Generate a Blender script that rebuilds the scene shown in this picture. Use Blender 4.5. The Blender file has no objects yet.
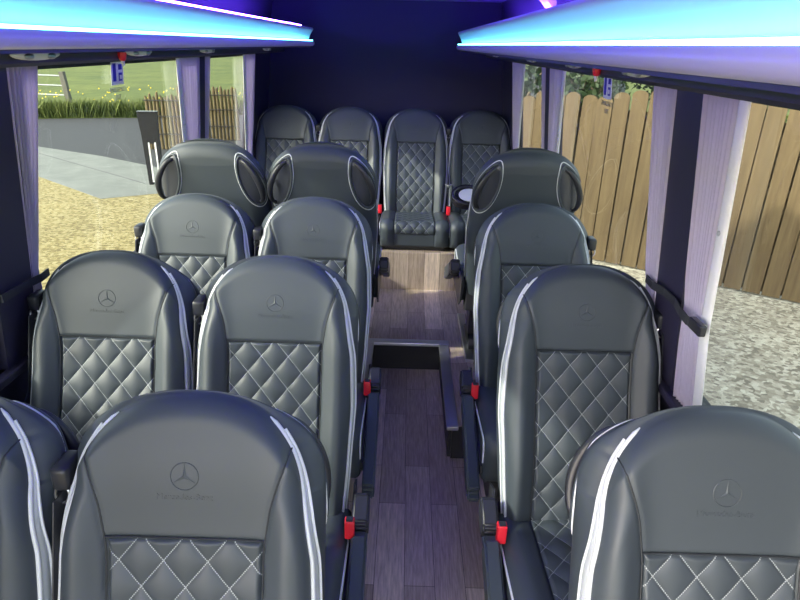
import bpy, bmesh, math, random
import numpy as np
from mathutils import Vector, Matrix
random.seed(7); rng = np.random.default_rng(7)
SC = bpy.context.scene
COL = SC.collection
PI = math.pi

# ------------------------------------------------------------------ materials
def mat(name, col, rough=.5, metal=0, **kw):
    m = bpy.data.materials.new(name); m.use_nodes = True
    b = m.node_tree.nodes['Principled BSDF']
    b.inputs['Base Color'].default_value = (*col, 1)
    b.inputs['Roughness'].default_value = rough
    b.inputs['Metallic'].default_value = metal
    for k, v in kw.items(): b.inputs[k.replace('_', ' ')].default_value = v
    return m
def N(m, t, **kw):
    n = m.node_tree.nodes.new(t)
    for k, v in kw.items(): setattr(n, k, v)
    return n
def L(m, a, b): m.node_tree.links.new(a, b)
def BS(m): return m.node_tree.nodes['Principled BSDF']
def ramp(m, fac, stops):
    r = N(m, 'ShaderNodeValToRGB'); L(m, fac, r.inputs[0])
    e = r.color_ramp.elements
    while len(e) < len(stops): e.new(.5)
    for i, (p, c) in enumerate(stops): e[i].position = p; e[i].color = (*c, 1)
    return r.outputs[0]
def coords(m, kind='Object', scale=(1, 1, 1), rot=(0, 0, 0)):
    tc = N(m, 'ShaderNodeTexCoord'); mp = N(m, 'ShaderNodeMapping')
    mp.inputs['Scale'].default_value = scale; mp.inputs['Rotation'].default_value = rot
    L(m, tc.outputs[kind], mp.inputs[0]); return mp.outputs[0]
def noise(m, vec, scale, detail=3, rough=.5):
    n = N(m, 'ShaderNodeTexNoise'); n.inputs['Scale'].default_value = scale
    n.inputs['Detail'].default_value = detail; n.inputs['Roughness'].default_value = rough
    if vec is not None: L(m, vec, n.inputs['Vector'])
    return n.outputs['Fac']
def bump(m, h, strength=.2, dist=.002):
    b = N(m, 'ShaderNodeBump'); b.inputs['Strength'].default_value = strength
    b.inputs['Distance'].default_value = dist
    L(m, h, b.inputs['Height']); L(m, b.outputs[0], BS(m).inputs['Normal'])
def mathn(m, op, a, b=None, c=None):
    n = N(m, 'ShaderNodeMath', operation=op)
    for i, v in enumerate((a, b, c)):
        if v is None: continue
        if isinstance(v, (int, float)): n.inputs[i].default_value = v
        else: L(m, v, n.inputs[i])
    return n.outputs[0]

LEA = (.045, .057, .070)
def leather(name, col=LEA, rough=.5):
    m = mat(name, col, rough)
    v = coords(m)
    n = noise(m, v, 420, 2)
    bump(m, n, .12, .0006)
    return m
M_lea = leather('slate leather')
M_lea2 = leather('slate leather shell', (.045, .058, .068), .45)
# quilted leather with pale stitching on the quilting lines (pattern of the panel)
M_quilt = leather('quilted leather', (.045, .057, .070), .5)
def stitches(m):
    uv = N(m, 'ShaderNodeUVMap'); uv.uv_map = 'quilt'
    s = N(m, 'ShaderNodeSeparateXYZ'); L(m, uv.outputs[0], s.inputs[0])
    outs = []
    for i in (0, 1):
        a = s.outputs[i]; o = s.outputs[1 - i]
        fr = mathn(m, 'FRACT', mathn(m, 'ADD', a, .5))
        d = mathn(m, 'ABSOLUTE', mathn(m, 'SUBTRACT', fr, .5))
        line = mathn(m, 'LESS_THAN', d, .016)
        dash = mathn(m, 'LESS_THAN', mathn(m, 'FRACT', mathn(m, 'MULTIPLY', o, 15.0)), .66)
        outs.append(mathn(m, 'MULTIPLY', line, dash))
    k = mathn(m, 'MAXIMUM', outs[0], outs[1])
    mx = N(m, 'ShaderNodeMix', data_type='RGBA')
    L(m, k, mx.inputs['Factor'])
    mx.inputs[6].default_value = (.045, .057, .070, 1)
    mx.inputs[7].default_value = (.30, .33, .35, 1)
    L(m, mx.outputs[2], BS(m).inputs['Base Color'])
stitches(M_quilt)
M_seam = mat('dark seam thread', (.02, .024, .03), .6)
M_pipe = mat('silver grey piping', (.62, .65, .68), .35)
M_band = leather('pale silver band', (.38, .41, .44), .5)
M_blk = mat('black plastic', (.022, .024, .032), .4)
M_gloss = mat('gloss black plastic', (.02, .02, .03), .18)
M_strap = mat('black belt webbing', (.03, .032, .04), .45)
bump(M_strap, noise(M_strap, coords(M_strap, scale=(60, 60, 600)), 3, 1), .3, .0008)
M_red = mat('red plastic', (.75, .02, .04), .35)
M_chr = mat('brushed steel', (.55, .55, .57), .28, 1)
M_alu = mat('aluminium edge', (.62, .64, .68), .28, .9)
M_frame = mat('powder coated steel', (.03, .03, .036), .4)
M_wallp = mat('dark trim panel', (.024, .022, .050), .5)
bump(M_wallp, noise(M_wallp, coords(M_wallp), 90, 2), .15, .001)
M_head = mat('grey headliner', (.16, .16, .30), .8)
bump(M_head, noise(M_head, coords(M_head), 300, 2), .3, .001)
M_rear = mat('dark rear carpet panel', (.022, .022, .06), .85)
bump(M_rear, noise(M_rear, coords(M_rear), 200, 2), .3, .001)
M_rack = mat('pale rack moulding', (.44, .43, .56), .3)
M_under = mat('dark rack underside', (.025, .024, .035), .45)
M_white = mat('white plastic', (.75, .75, .74), .4)
M_sill = mat('window seal rubber', (.015, .015, .02), .5)

def wood_floor():
    m = mat('grey brown plank vinyl', (.2, .15, .14), .36)
    v = coords(m, scale=(1, 1, 1), rot=(0, 0, PI / 2))
    br = N(m, 'ShaderNodeTexBrick'); br.offset = .37; br.offset_frequency = 2
    L(m, v, br.inputs[0])
    br.inputs['Scale'].default_value = 1; br.inputs['Brick Width'].default_value = .62
    br.inputs['Row Height'].default_value = .102; br.inputs['Mortar Size'].default_value = .0009
    br.inputs['Mortar Smooth'].default_value = 0
    br.inputs['Bias'].default_value = 0
    br.inputs['Color1'].default_value = (0, 0, 0, 1); br.inputs['Color2'].default_value = (1, 1, 1, 1)
    br.inputs['Mortar'].default_value = (.5, .5, .5, 1)
    tone = ramp(m, br.outputs['Color'], [(0, (.37, .29, .23)), (.5, (.50, .41, .33)), (1, (.68, .56, .46))])
    g = noise(m, coords(m, scale=(22, 1.6, 1.6)), 6, 6, .65)
    gr = ramp(m, g, [(.3, (.6, .58, .58)), (.7, (1.25, 1.25, 1.25))])
    mx = N(m, 'ShaderNodeMix', data_type='RGBA', blend_type='MULTIPLY'); mx.inputs['Factor'].default_value = 1
    L(m, tone, mx.inputs[6]); L(m, gr, mx.inputs[7])
    mm = N(m, 'ShaderNodeMix', data_type='RGBA'); L(m, br.outputs['Fac'], mm.inputs['Factor'])
    L(m, mx.outputs[2], mm.inputs[6]); mm.inputs[7].default_value = (.05, .04, .04, 1)
    L(m, mm.outputs[2], BS(m).inputs['Base Color'])
    bump(m, g, .15, .001)
    return m
M_floor = wood_floor()
def curtain_mat():
    m = mat('pale lilac curtain cloth', (.62, .57, .72), .8)
    b = BS(m); out = m.node_tree.nodes['Material Output']
    t = N(m, 'ShaderNodeBsdfTranslucent'); t.inputs[0].default_value = (.62, .57, .72, 1)
    mx = N(m, 'ShaderNodeMixShader'); mx.inputs[0].default_value = .42
    L(m, b.outputs[0], mx.inputs[1]); L(m, t.outputs[0], mx.inputs[2]); L(m, mx.outputs[0], out.inputs[0])
    bump(m, noise(m, coords(m, scale=(1, 1, 1)), 250, 2), .2, .001)
    return m
M_curt = curtain_mat()
M_hem = mat('white curtain hem', (.8, .8, .82), .7)
def glass_mat():
    m = bpy.data.materials.new('window glass'); m.use_nodes = True
    nt = m.node_tree; nt.nodes.clear()
    o = N(m, 'ShaderNodeOutputMaterial'); t = N(m, 'ShaderNodeBsdfTransparent'); g = N(m, 'ShaderNodeBsdfGlossy')
    t.inputs[0].default_value = (.84, .87, .84, 1); g.inputs['Roughness'].default_value = .01
    f = N(m, 'ShaderNodeLayerWeight'); f.inputs[0].default_value = .5
    k = mathn(m, 'ADD', mathn(m, 'MULTIPLY', mathn(m, 'POWER', f.outputs['Facing'], 4.0), .28), .008)
    mx = N(m, 'ShaderNodeMixShader'); L(m, k, mx.inputs[0])
    L(m, t.outputs[0], mx.inputs[1]); L(m, g.outputs[0], mx.inputs[2]); L(m, mx.outputs[0], o.inputs[0])
    return m
M_glass = glass_mat()
def emis(name, col, s):
    m = mat(name, (.8, .8, .8)); BS(m).inputs['Emission Color'].default_value = (*col, 1)
    BS(m).inputs['Emission Strength'].default_value = s
    return m

# ------------------------------------------------------------------ mesh helpers
def mesh(name, V, Fc, mt, smooth=True, uv=None):
    me = bpy.data.meshes.new(name); me.from_pydata([tuple(map(float, v)) for v in V], [], [tuple(f) for f in Fc])
    me.validate(); me.materials.append(mt)
    if smooth: me.polygons.foreach_set('use_smooth', [True] * len(me.polygons))
    if uv is not None:
        l = me.uv_layers.new(name='quilt')
        li = np.zeros(len(me.loops), int); me.loops.foreach_get('vertex_index', li)
        l.data.foreach_set('uv', np.asarray(uv, float)[li].ravel())
    me.update(); return me
def obj(name, me, parent=None, loc=(0, 0, 0), rot=(0, 0, 0)):
    o = bpy.data.objects.new(name, me); COL.objects.link(o); o.location = loc; o.rotation_euler = rot
    if parent: o.parent = parent
    return o
def empty(name, loc, rz=0, label=None, cat=None, group=None):
    o = bpy.data.objects.new(name, None); COL.objects.link(o); o.location = loc; o.rotation_euler = (0, 0, rz)
    o.empty_display_size = .1
    return tag(o, label, cat, group)
def tag(o, label=None, cat=None, group=None, kind=None):
    if label: o['label'] = label
    if cat: o['category'] = cat
    if group: o['group'] = group
    if kind: o['kind'] = kind
    return o
class MB:
    def __init__(s): s.V = []; s.F = []
    def add(s, V, F):
        n = len(s.V); s.V += [tuple(v) for v in V]; s.F += [tuple(i + n for i in f) for f in F]; return s
    def box(s, a, b, bev=0, T=None):
        bm = bmesh.new(); bmesh.ops.create_cube(bm, size=1)
        c = [(a[i] + b[i]) / 2 for i in range(3)]; d = [abs(b[i] - a[i]) for i in range(3)]
        for v in bm.verts: v.co = Vector([v.co[i] * d[i] + c[i] for i in range(3)])
        if bev: bmesh.ops.bevel(bm, geom=bm.edges[:], offset=min(bev, min(d) * .48), segments=3, affect='EDGES', profile=.5)
        return s.bm(bm, T)
    def bm(s, bm, T=None):
        if T is not None: bm.transform(T)
        bm.verts.index_update()
        s.add([v.co[:] for v in bm.verts], [[v.index for v in f.verts] for f in bm.faces]); bm.free(); return s
    def tube(s, P, r, n=8, closed=False, flat=1.0, cap=True):
        P = [Vector(p) for p in P]; m = len(P); V = []; F = []
        rr = r if hasattr(r, '__len__') else [r] * m
        up = None
        for i in range(m):
            if closed: t = P[(i + 1) % m] - P[i - 1]
            else: t = P[min(i + 1, m - 1)] - P[max(i - 1, 0)]
            t.normalize()
            if up is None:
                up = Vector((0, 0, 1)) if abs(t.z) < .9 else Vector((0, 1, 0))
            a = (up - t * up.dot(t)).normalized(); up = a; b = t.cross(a)
            for k in range(n):
                an = 2 * PI * k / n; V.append(P[i] + (a * math.cos(an) + b * math.sin(an) * flat) * rr[i])
        for i in range(m if closed else m - 1):
            for k in range(n):
                i2 = (i + 1) % m
                F.append((i * n + k, i * n + (k + 1) % n, i2 * n + (k + 1) % n, i2 * n + k))
        if not closed and cap: F.append(tuple(range(n))[::-1]); F.append(tuple((m - 1) * n + k for k in range(n)))
        return s.add(V, F)
    def ribbon(s, P, W, th):
        """flat strap along P, W = width direction vectors, th = thickness direction"""
        V = []; F = []; m = len(P); th = Vector(th)
        for p, w in zip(P, W):
            p = Vector(p); w = Vector(w)
            V += [p - w - th, p + w - th, p + w + th, p - w + th]
        for i in range(m - 1):
            for k in range(4): F.append((i * 4 + k, i * 4 + (k + 1) % 4, i * 4 + 4 + (k + 1) % 4, i * 4 + 4 + k))
        F += [(3, 2, 1, 0), tuple((m - 1) * 4 + k for k in range(4))]
        return s.add(V, F)
    def prism(s, poly, axis, a, b):
        """poly in the two other axes, extruded along axis from a to b"""
        n = len(poly); V = []
        for t in (a, b):
            for p in poly:
                V.append((t, p[0], p[1]) if axis == 0 else (p[0], t, p[1]) if axis == 1 else (p[0], p[1], t))
        F = [tuple(range(n)), tuple(range(2 * n - 1, n - 1, -1))] + [(i, i + n, (i + 1) % n + n, (i + 1) % n) for i in range(n)]
        return s.add(V, F)
    def me(s, name, mt, smooth=False, fix=True):
        me = mesh(name, s.V, s.F, mt, smooth)
        if fix:
            bm = bmesh.new(); bm.from_mesh(me); bmesh.ops.recalc_face_normals(bm, faces=bm.faces[:]); bm.to_mesh(me); bm.free()
        if smooth: 
            try: me.set_sharp_from_angle(angle=math.radians(50))
            except Exception: pass
        return me
    def ob(s, name, mt, parent=None, smooth=False, **k): return obj(name, s.me(name, mt, smooth), parent, **k)

def grid_faces(n, m, off=0):
    i = np.arange(n - 1)[:, None] * m + np.arange(m - 1)[None, :] + off
    return np.stack([i, i + m, i + m + 1, i + 1], -1).reshape(-1, 4).tolist()
def shell(Fg, Bg, rings=4, bulge=0.0):
    """closed body from a front grid and a back grid [n,m,3] joined round the rim"""
    n, m, _ = Fg.shape
    V = np.concatenate([Fg.reshape(-1, 3), Bg.reshape(-1, 3)])
    F = grid_faces(n, m) + [f[::-1] for f in grid_faces(n, m, n * m)]
    idx = [(i, 0) for i in range(n)] + [(n - 1, j) for j in range(1, m)] + [(i, m - 1) for i in range(n - 2, -1, -1)] + [(0, j) for j in range(m - 2, 0, -1)]
    per = [i * m + j for i, j in idx]; K = len(per)
    prev = per; base = len(V); extra = []
    cen = V.mean(0)
    for r in range(1, rings + 1):
        if r < rings:
            t = r / rings; cur = list(range(base + len(extra), base + len(extra) + K))
            for p in per:
                q = V[p] * (1 - t) + V[p + n * m] * t
                d = (q - cen) * np.array([1, 0, 1.]); d /= (np.linalg.norm(d) + 1e-9)
                extra.append(q + d * bulge * math.sin(PI * t))
        else: cur = [p + n * m for p in per]
        for k in range(K):
            k2 = (k + 1) % K; F.append((prev[k], prev[k2], cur[k2], cur[k])[::-1])
        prev = cur
    V = np.concatenate([V, np.array(extra)]) if extra else V
    return V, F

# ------------------------------------------------------------------ the coach seat
H = .728; ZS = H - .17; TH = math.radians(19.5); HZ = .425
def sstep(x, a, b):
    t = np.clip((x - a) / (b - a), 0, 1); return t * t * (3 - 2 * t)
def halfw(z): return np.interp(z, [0, .12, .30, .45, .57], [.200, .210, .218, .212, .192])
def ztop(s): return ZS + (H - ZS) * (1 - np.abs(s) ** 2.35) ** (1 / 1.9)
def xseam(z): return .133 + .012 * sstep(z, .45, .57) + .030 * sstep(z, .53, .66)
ZQ = .484
def front_y(x, z, s=None, zt=None):
    ax = np.abs(x)
    y = -.020 * np.exp(-((z - .16) / .13) ** 2) - .008 * np.exp(-((z - .60) / .09) ** 2)
    y = y - .030 * np.exp(-((ax - .178) / .036) ** 2) * (1 - .75 * sstep(z, .44, .64))
    y = y + .004 * np.exp(-((ax - xseam(z)) / .0045) ** 2) * (z < .66)
    if s is not None:
        es = (1 - np.abs(s)) * halfw(z); et = zt - z
        rs = .022 + .022 * sstep(z, ZS - .08, ZS + .03); rt = .046
        o1 = rs * (1 - np.sqrt(1 - np.clip(1 - es / rs, 0, 1) ** 2)); o2 = rt * (1 - np.sqrt(1 - np.clip(1 - et / rt, 0, 1) ** 2))
        y = y + np.maximum(o1, o2)
    return y
def recl(P):
    P = np.asarray(P, float); q = P.copy()
    y = P[..., 1]; z = P[..., 2]
    q[..., 1] = y * math.cos(TH) + z * math.sin(TH); q[..., 2] = HZ + z * math.cos(TH) - y * math.sin(TH)
    return q
def back_grids():
    th = np.linspace(-PI / 2, PI / 2, 130); s = np.sin(th)[:, None]; t = np.linspace(0, 1, 190)[None, :]
    zt = ztop(s); z = -.02 + (zt + .02) * t; x = s * halfw(z)
    y = front_y(x, z, s, zt)
    inq = (np.abs(x) < xseam(z)) & (z < ZQ) 
    y = y + np.where(inq, .006, 0) + .004 * np.exp(-((z - ZQ) / .004) ** 2) * (np.abs(x) < xseam(z))
    Fg = np.stack([x, y, z + 0 * x], -1)
    hb = np.interp(z, [0, .12, .3, .57], [.208, .216, .228, .228])
    ztb = ZS + (H - .010 - ZS) * (1 - np.abs(s) ** 2.7) ** (1 / 2.1)
    xb = s * hb; zb = -.02 + (ztb + .02) * t
    T = np.interp(z, [0, .2, .5, .65, H], [.135, .14, .125, .105, .085])
    es = (1 - np.abs(s)) * halfw(z); et = zt - z; r = .052
    o = np.maximum(r * (1 - np.sqrt(1 - np.clip(1 - es / .075, 0, 1) ** 2)), .042 * (1 - np.sqrt(1 - np.clip(1 - et / .05, 0, 1) ** 2)))
    Bg = np.stack([xb, T - o, zb], -1)
    return Fg, Bg
Fg, Bg = back_grids()
V, F = shell(Fg, Bg, 6, .006)
ME = {}
from mathutils.bvhtree import BVHTree
BODY = BVHTree.FromPolygons([tuple(map(float, q)) for q in recl(V)], F)
ME['backrest'] = mesh('backrest', recl(V), F, M_lea)
# perimeter paths along the front rim (side sgn), from bottom to shoulder
def rim(sgn, smin, which=0.0):
    out = []
    n = Fg.shape[0]; e = n - 1 if sgn > 0 else 0
    for j in range(0, Fg.shape[1], 4): out.append((Fg[e, j], Bg[e, j]))
    s = np.sin(np.linspace(-PI / 2, PI / 2, n)); js = range(n - 1, -1, -1) if sgn > 0 else range(n)
    for i in js:
        if abs(s[i]) < smin: break
        out.append((Fg[i, -1], Bg[i, -1]))
    A = np.array([o[0] for o in out]); B = np.array([o[1] for o in out])
    l = np.concatenate([[0], np.cumsum(np.linalg.norm(np.diff(A, axis=0), axis=1))]); q = np.linspace(0, l[-1], 110)
    A = np.stack([np.interp(q, l, A[:, k]) for k in range(3)], -1); B = np.stack([np.interp(q, l, B[:, k]) for k in range(3)], -1)
    for _ in range(6):
        A[1:-1] = (A[:-2] + 2 * A[1:-1] + A[2:]) / 4; B[1:-1] = (B[:-2] + 2 * B[1:-1] + B[2:]) / 4
    return list(zip(A, B))
def outdir(p, sgn):
    d = Vector((p[0] - 0, 0, max(0, (p[2] - .50)) * 1.2)); return np.array(d.normalized())
for sgn, nm in ((1, 'r'), (-1, 'l')):
    pr = rim(sgn, .68)
    k = len(pr)
    def perp(a, b):
        d = (b - a) / np.linalg.norm(b - a); o = outdir(a, sgn); o = o - d * o.dot(d); return d, o / np.linalg.norm(o)
    P1 = [a + perp(a, b)[1] * .0028 - perp(a, b)[0] * .0018 for a, b in pr]
    rad = [.0042] * k; rad[-1] = .0012; rad[-2] = .0025
    ME['piping' + nm] = MB().tube(recl(P1), rad, 8).me('piping', M_pipe, True)
    # pale band behind the piping
    pr2 = rim(sgn, .80); k = len(pr2); V = []; Fc = []
    for i, (a, b) in enumerate(pr2):
        q = i / (k - 1); w = .019 * (1 - sstep(np.array(q), .55, 1.0) * .82)
        d = (b - a); ln = np.linalg.norm(d); d /= ln
        o = perp(a, b)[1]
        bl = lambda t: .0075 * math.sin(PI * min(1, t / ln))
        pts = [a + d * 0 - o * .004, a + d * .002 + o * (.0030), a + d * w * .5 + o * (.0035 + bl(w * .5)), a + d * w + o * (.0025 + bl(w)), a + d * (w + .002) - o * .004]
        V += pts
    V = recl(np.array(V)); Fc = grid_faces(k, 5)
    ME['band' + nm] = mesh('side_band', V, Fc, M_band)
    P2 = []
    for i, (a, b) in enumerate(pr2):
        q = i / (k - 1); w = .020 * (1 - sstep(np.array(q), .55, 1.0) * .82); d = (b - a); ln = np.linalg.norm(d); d /= ln
        P2.append(a + d * w + perp(a, b)[1] * (.0036 + .0075 * math.sin(PI * min(1, w / ln))))
    ME['cord' + nm] = MB().tube(recl(P2), .0026, 6).me('rear_piping', M_pipe, True)
    # vertical seam that flares to the shoulder
    zz = np.linspace(.0, .640, 60); sx = xseam(zz) * sgn
    hw = halfw(zz); es = hw - np.abs(sx)
    yy = front_y(sx, zz, sx / hw, ztop(sx / hw)) - .0008
    ME['seam' + nm] = MB().tube(recl(np.stack([sx, yy, zz], -1)), .0016, 6).me('seam', M_seam, True)
xs = np.linspace(-xseam(np.array(ZQ)), xseam(np.array(ZQ)), 30)
ME['seamh'] = MB().tube(recl(np.stack([xs, front_y(xs, ZQ + 0 * xs) + .0005, ZQ + .001 + 0 * xs], -1)), .0016, 6).me('seam', M_seam, True)
def quilt_height(x, z, px, pz, edge):
    a = x / px + z / pz; b = x / px - z / pz
    h = (np.abs(np.sin(PI * a)) ** .55) * (np.abs(np.sin(PI * b)) ** .55)
    return .0070 * h * np.clip(edge / .008, .15, 1) , a, b
# quilted back panel
xq = np.linspace(-1, 1, 120)[:, None]; zq = np.linspace(-.02, ZQ - .002, 210)[None, :]
X = xq * (xseam(zq) - .0025); Z = zq + 0 * X
edge = np.minimum((1 - np.abs(xq)) * .133 + 0 * Z, ZQ - Z)
h, a, b = quilt_height(X, Z - ZQ - .006, .0755, .092, edge)
Y = front_y(X, Z) + .004 * (1 - np.clip(edge / .006, 0, 1)) - h + .002
ME['quilt'] = mesh('quilted_panel', recl(np.stack([X, Y, Z], -1).reshape(-1, 3)), grid_faces(120, 210), M_quilt, True,
                   np.stack([a, b], -1).reshape(-1, 2))
# embossed emblem: ring with three-pointed star, and lettering
zc = H - .134
def onback(x, z, lift=.001):
    return recl(np.array([x, float(front_y(np.array(x), np.array(z))) - lift, z]))
mb = MB(); R_ = .0235
mb.tube([onback(R_ * math.cos(t), zc + R_ * math.sin(t), .0002) for t in np.linspace(0, 2 * PI, 41)[:-1]], .0009, 6, True)
for k in range(3):
    an = PI / 2 + k * 2 * PI / 3; d = (math.cos(an), math.sin(an)); pn = (-d[1], d[0])
    tip = onback(d[0] * R_, zc + d[1] * R_, .0012); ctr = onback(0, zc, .0016)
    l_ = onback(-d[0] * .0 + pn[0] * .0032 , zc + pn[1] * .0032, .0002); r_ = onback(-pn[0] * .0032, zc - pn[1] * .0032, .0002)
    mb.add([tip, l_, ctr, r_], [(0, 1, 2), (0, 2, 3)])
M_emb = leather('embossed leather', LEA, .43)
ME['emblem'] = mb.me('embossed_emblem', M_emb, False)
def text_mesh(txt, size, mt, extr=.0006, name='lettering'):
    c = bpy.data.curves.new('t', 'FONT'); c.body = txt; c.size = size; c.align_x = 'CENTER'; c.extrude = extr; c.resolution_u = 3
    o = bpy.data.objects.new('t', c); COL.objects.link(o)
    dg = bpy.context.evaluated_depsgraph_get(); me = bpy.data.meshes.new_from_object(o.evaluated_get(dg))
    bpy.data.objects.remove(o); bpy.data.curves.remove(c)
    me.name = name; me.materials.clear(); me.materials.append(mt); return me
tm = text_mesh('Mercedes-Benz', 0.0155, M_emb, .0004, 'embossed_lettering')
for v in tm.vertices:
    x, y, z = v.co; w = onback(x, H - .1745 + y, .0003 + z); v.co = w
ME['letters'] = tm

# grab handle units on the rear shoulders
def handle_meshes(sgn):
    C0 = np.array([.164 * sgn, .090, .572]); u = np.array([.26 * sgn, -.02, -.96]); u /= np.linalg.norm(u)
    n = np.array([.42 * sgn, .88, .20]); n -= u * n.dot(u); n /= np.linalg.norm(n); v = np.cross(n, u)
    A, B = .112, .045
    W = lambda q: Vector(recl(q))
    nw = (W(C0 + n) - W(C0)).normalized()
    def pt(a, b, c):
        o = W(C0 + u * a + v * b + n * .03); h = BODY.ray_cast(o, -nw, .12)
        if h[0] is None: h = BODY.find_nearest(o)
        return np.array(h[0] + nw * c)
    ang = np.linspace(0, 2 * PI, 49)[:-1]
    def oval(t, k=1.0): return A * k * math.cos(t), B * k * math.sin(t) * (1 + .18 * math.cos(t))
    ring = MB().tube([pt(*oval(t), .004) for t in ang], .0055, 8, True)
    V = []; K = 10
    for i in range(K + 1):
        k = 1 - i / K
        for t in ang: V.append(pt(*oval(t, max(k, .001)), .0022))
    Fd = grid_faces(K + 1, 48) + [(i * 48 + 47, (i + 1) * 48 + 47, (i + 1) * 48, i * 48) for i in range(K)]
    rim_ = MB().tube([pt(*oval(t, 1.10), .0018) for t in ang], .0022, 6, True)
    bar = []; rad = []
    e0 = Vector(pt(-A * .86, 0, .006)); e1 = Vector(pt(A * .86, 0, .006)); vw = (W(C0 + v) - W(C0)).normalized(); VS = 1 if vw.x * sgn > 0 else -1
    for q in np.linspace(0, 1, 26):
        e = math.sin(PI * q) ** .55
        bar.append(e0.lerp(e1, q) + nw * (.040 * e) + vw * (VS * .020 * e)); rad.append(.0085 + .004 * math.sin(PI * q))
    return (ring.me('handle_surround', M_lea, True), mesh('handle_recess', np.array(V), Fd, mat('dark grey gloss moulding', (.05, .055, .07), .22)),
            rim_.me('handle_piping', M_pipe, True), MB().tube(bar, rad, 12, flat=.7).me('grab_handle', M_blk, True))
for sgn, nm in ((1, 'r'), (-1, 'l')):
    ME['hring' + nm], ME['hdish' + nm], ME['hap' + nm], ME['hbar' + nm] = handle_meshes(sgn)

# cushion
def cpath(u):
    """arc 0..1 -> y, z, ny, nz along the top and down the rounded front"""
    L1, R, L3 = .375, .055, .060; tot = L1 + R * PI / 2 + L3; d = u * tot
    sl = math.radians(6)
    y = np.where(d < L1, -d * math.cos(sl), 0.); z = np.where(d < L1, d * math.sin(sl), 0.)
    y1, z1 = -L1 * math.cos(sl), L1 * math.sin(sl)
    a = np.clip((d - L1) / R, 0, PI / 2 + sl)
    an = a - sl   # angle of normal from +z toward -y
    cy, cz = y1 - R * math.sin(-sl), z1 - R * math.cos(sl)
    cy = y1 + R * math.sin(-sl); 
    m2 = d >= L1
    y = np.where(m2, cy - R * np.sin(an), y); z = np.where(m2, cz + R * np.cos(an), z)
    ex = np.clip(d - L1 - R * (PI / 2 + sl), 0, 9)
    z = z - ex
    ny = np.where(m2, -np.sin(an), math.sin(-sl) * -1 * -1); nz = np.where(m2, np.cos(an), math.cos(sl))
    return y + .02, z + HZ - .005, ny, nz, d
sv = np.sin(np.linspace(-PI / 2, PI / 2, 90))[:, None]; uv = np.linspace(0, 1, 110)[None, :]
def cush(x, s, u, groove=True):
    y, z, ny, nz, d = cpath(u + 0 * x)
    ax = np.abs(x)
    hh = .016 * np.exp(-((ax - .178) / .036) ** 2) + 0 * y
    if groove: hh = hh - .005 * np.exp(-((ax - .133) / .004) ** 2)
    if s is not None:
        e = (1 - np.abs(s)) * .228; r = .028
        hh = hh - r * (1 - np.sqrt(1 - np.clip(1 - e / r, 0, 1) ** 2))
        hh = hh - np.where(ax < .133, .006, 0)
    return np.stack([x + 0 * y, y + ny * hh, z + nz * hh], -1), d
W2 = .228
Ft, _ = cush(sv * W2 + 0 * uv, sv, uv)
Bt = Ft.copy(); zb0 = HZ - .125
Bt[..., 2] = zb0; Bt[..., 1] = np.maximum(Ft[..., 1], -.415)
V, F = shell(Ft, Bt, 4, 0)
ME['cushion'] = mesh('cushion', V, F, M_lea)
xc = np.linspace(-1, 1, 110)[:, None] * .1305; uc = np.linspace(.01, .93, 170)[None, :]
P0, d0 = cush(xc + 0 * uc, None, uc, False)
y_, z_, ny_, nz_, dd = cpath(uc + 0 * xc)
edge = np.minimum(.1305 - np.abs(xc) + 0 * uc, (np.minimum(uc - .005, .935 - uc)) * .5 + 0 * xc)
h, a, b = quilt_height(xc + 0 * uc, dd, .0755, .092, edge)
h = h - .003 * (1 - np.clip(edge / .006, 0, 1)) - .001
P0[..., 1] += ny_ * h; P0[..., 2] += nz_ * h
ME['cquilt'] = mesh('quilted_panel', P0.reshape(-1, 3), grid_faces(110, 170), M_quilt, True, np.stack([a, b], -1).reshape(-1, 2))
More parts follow.
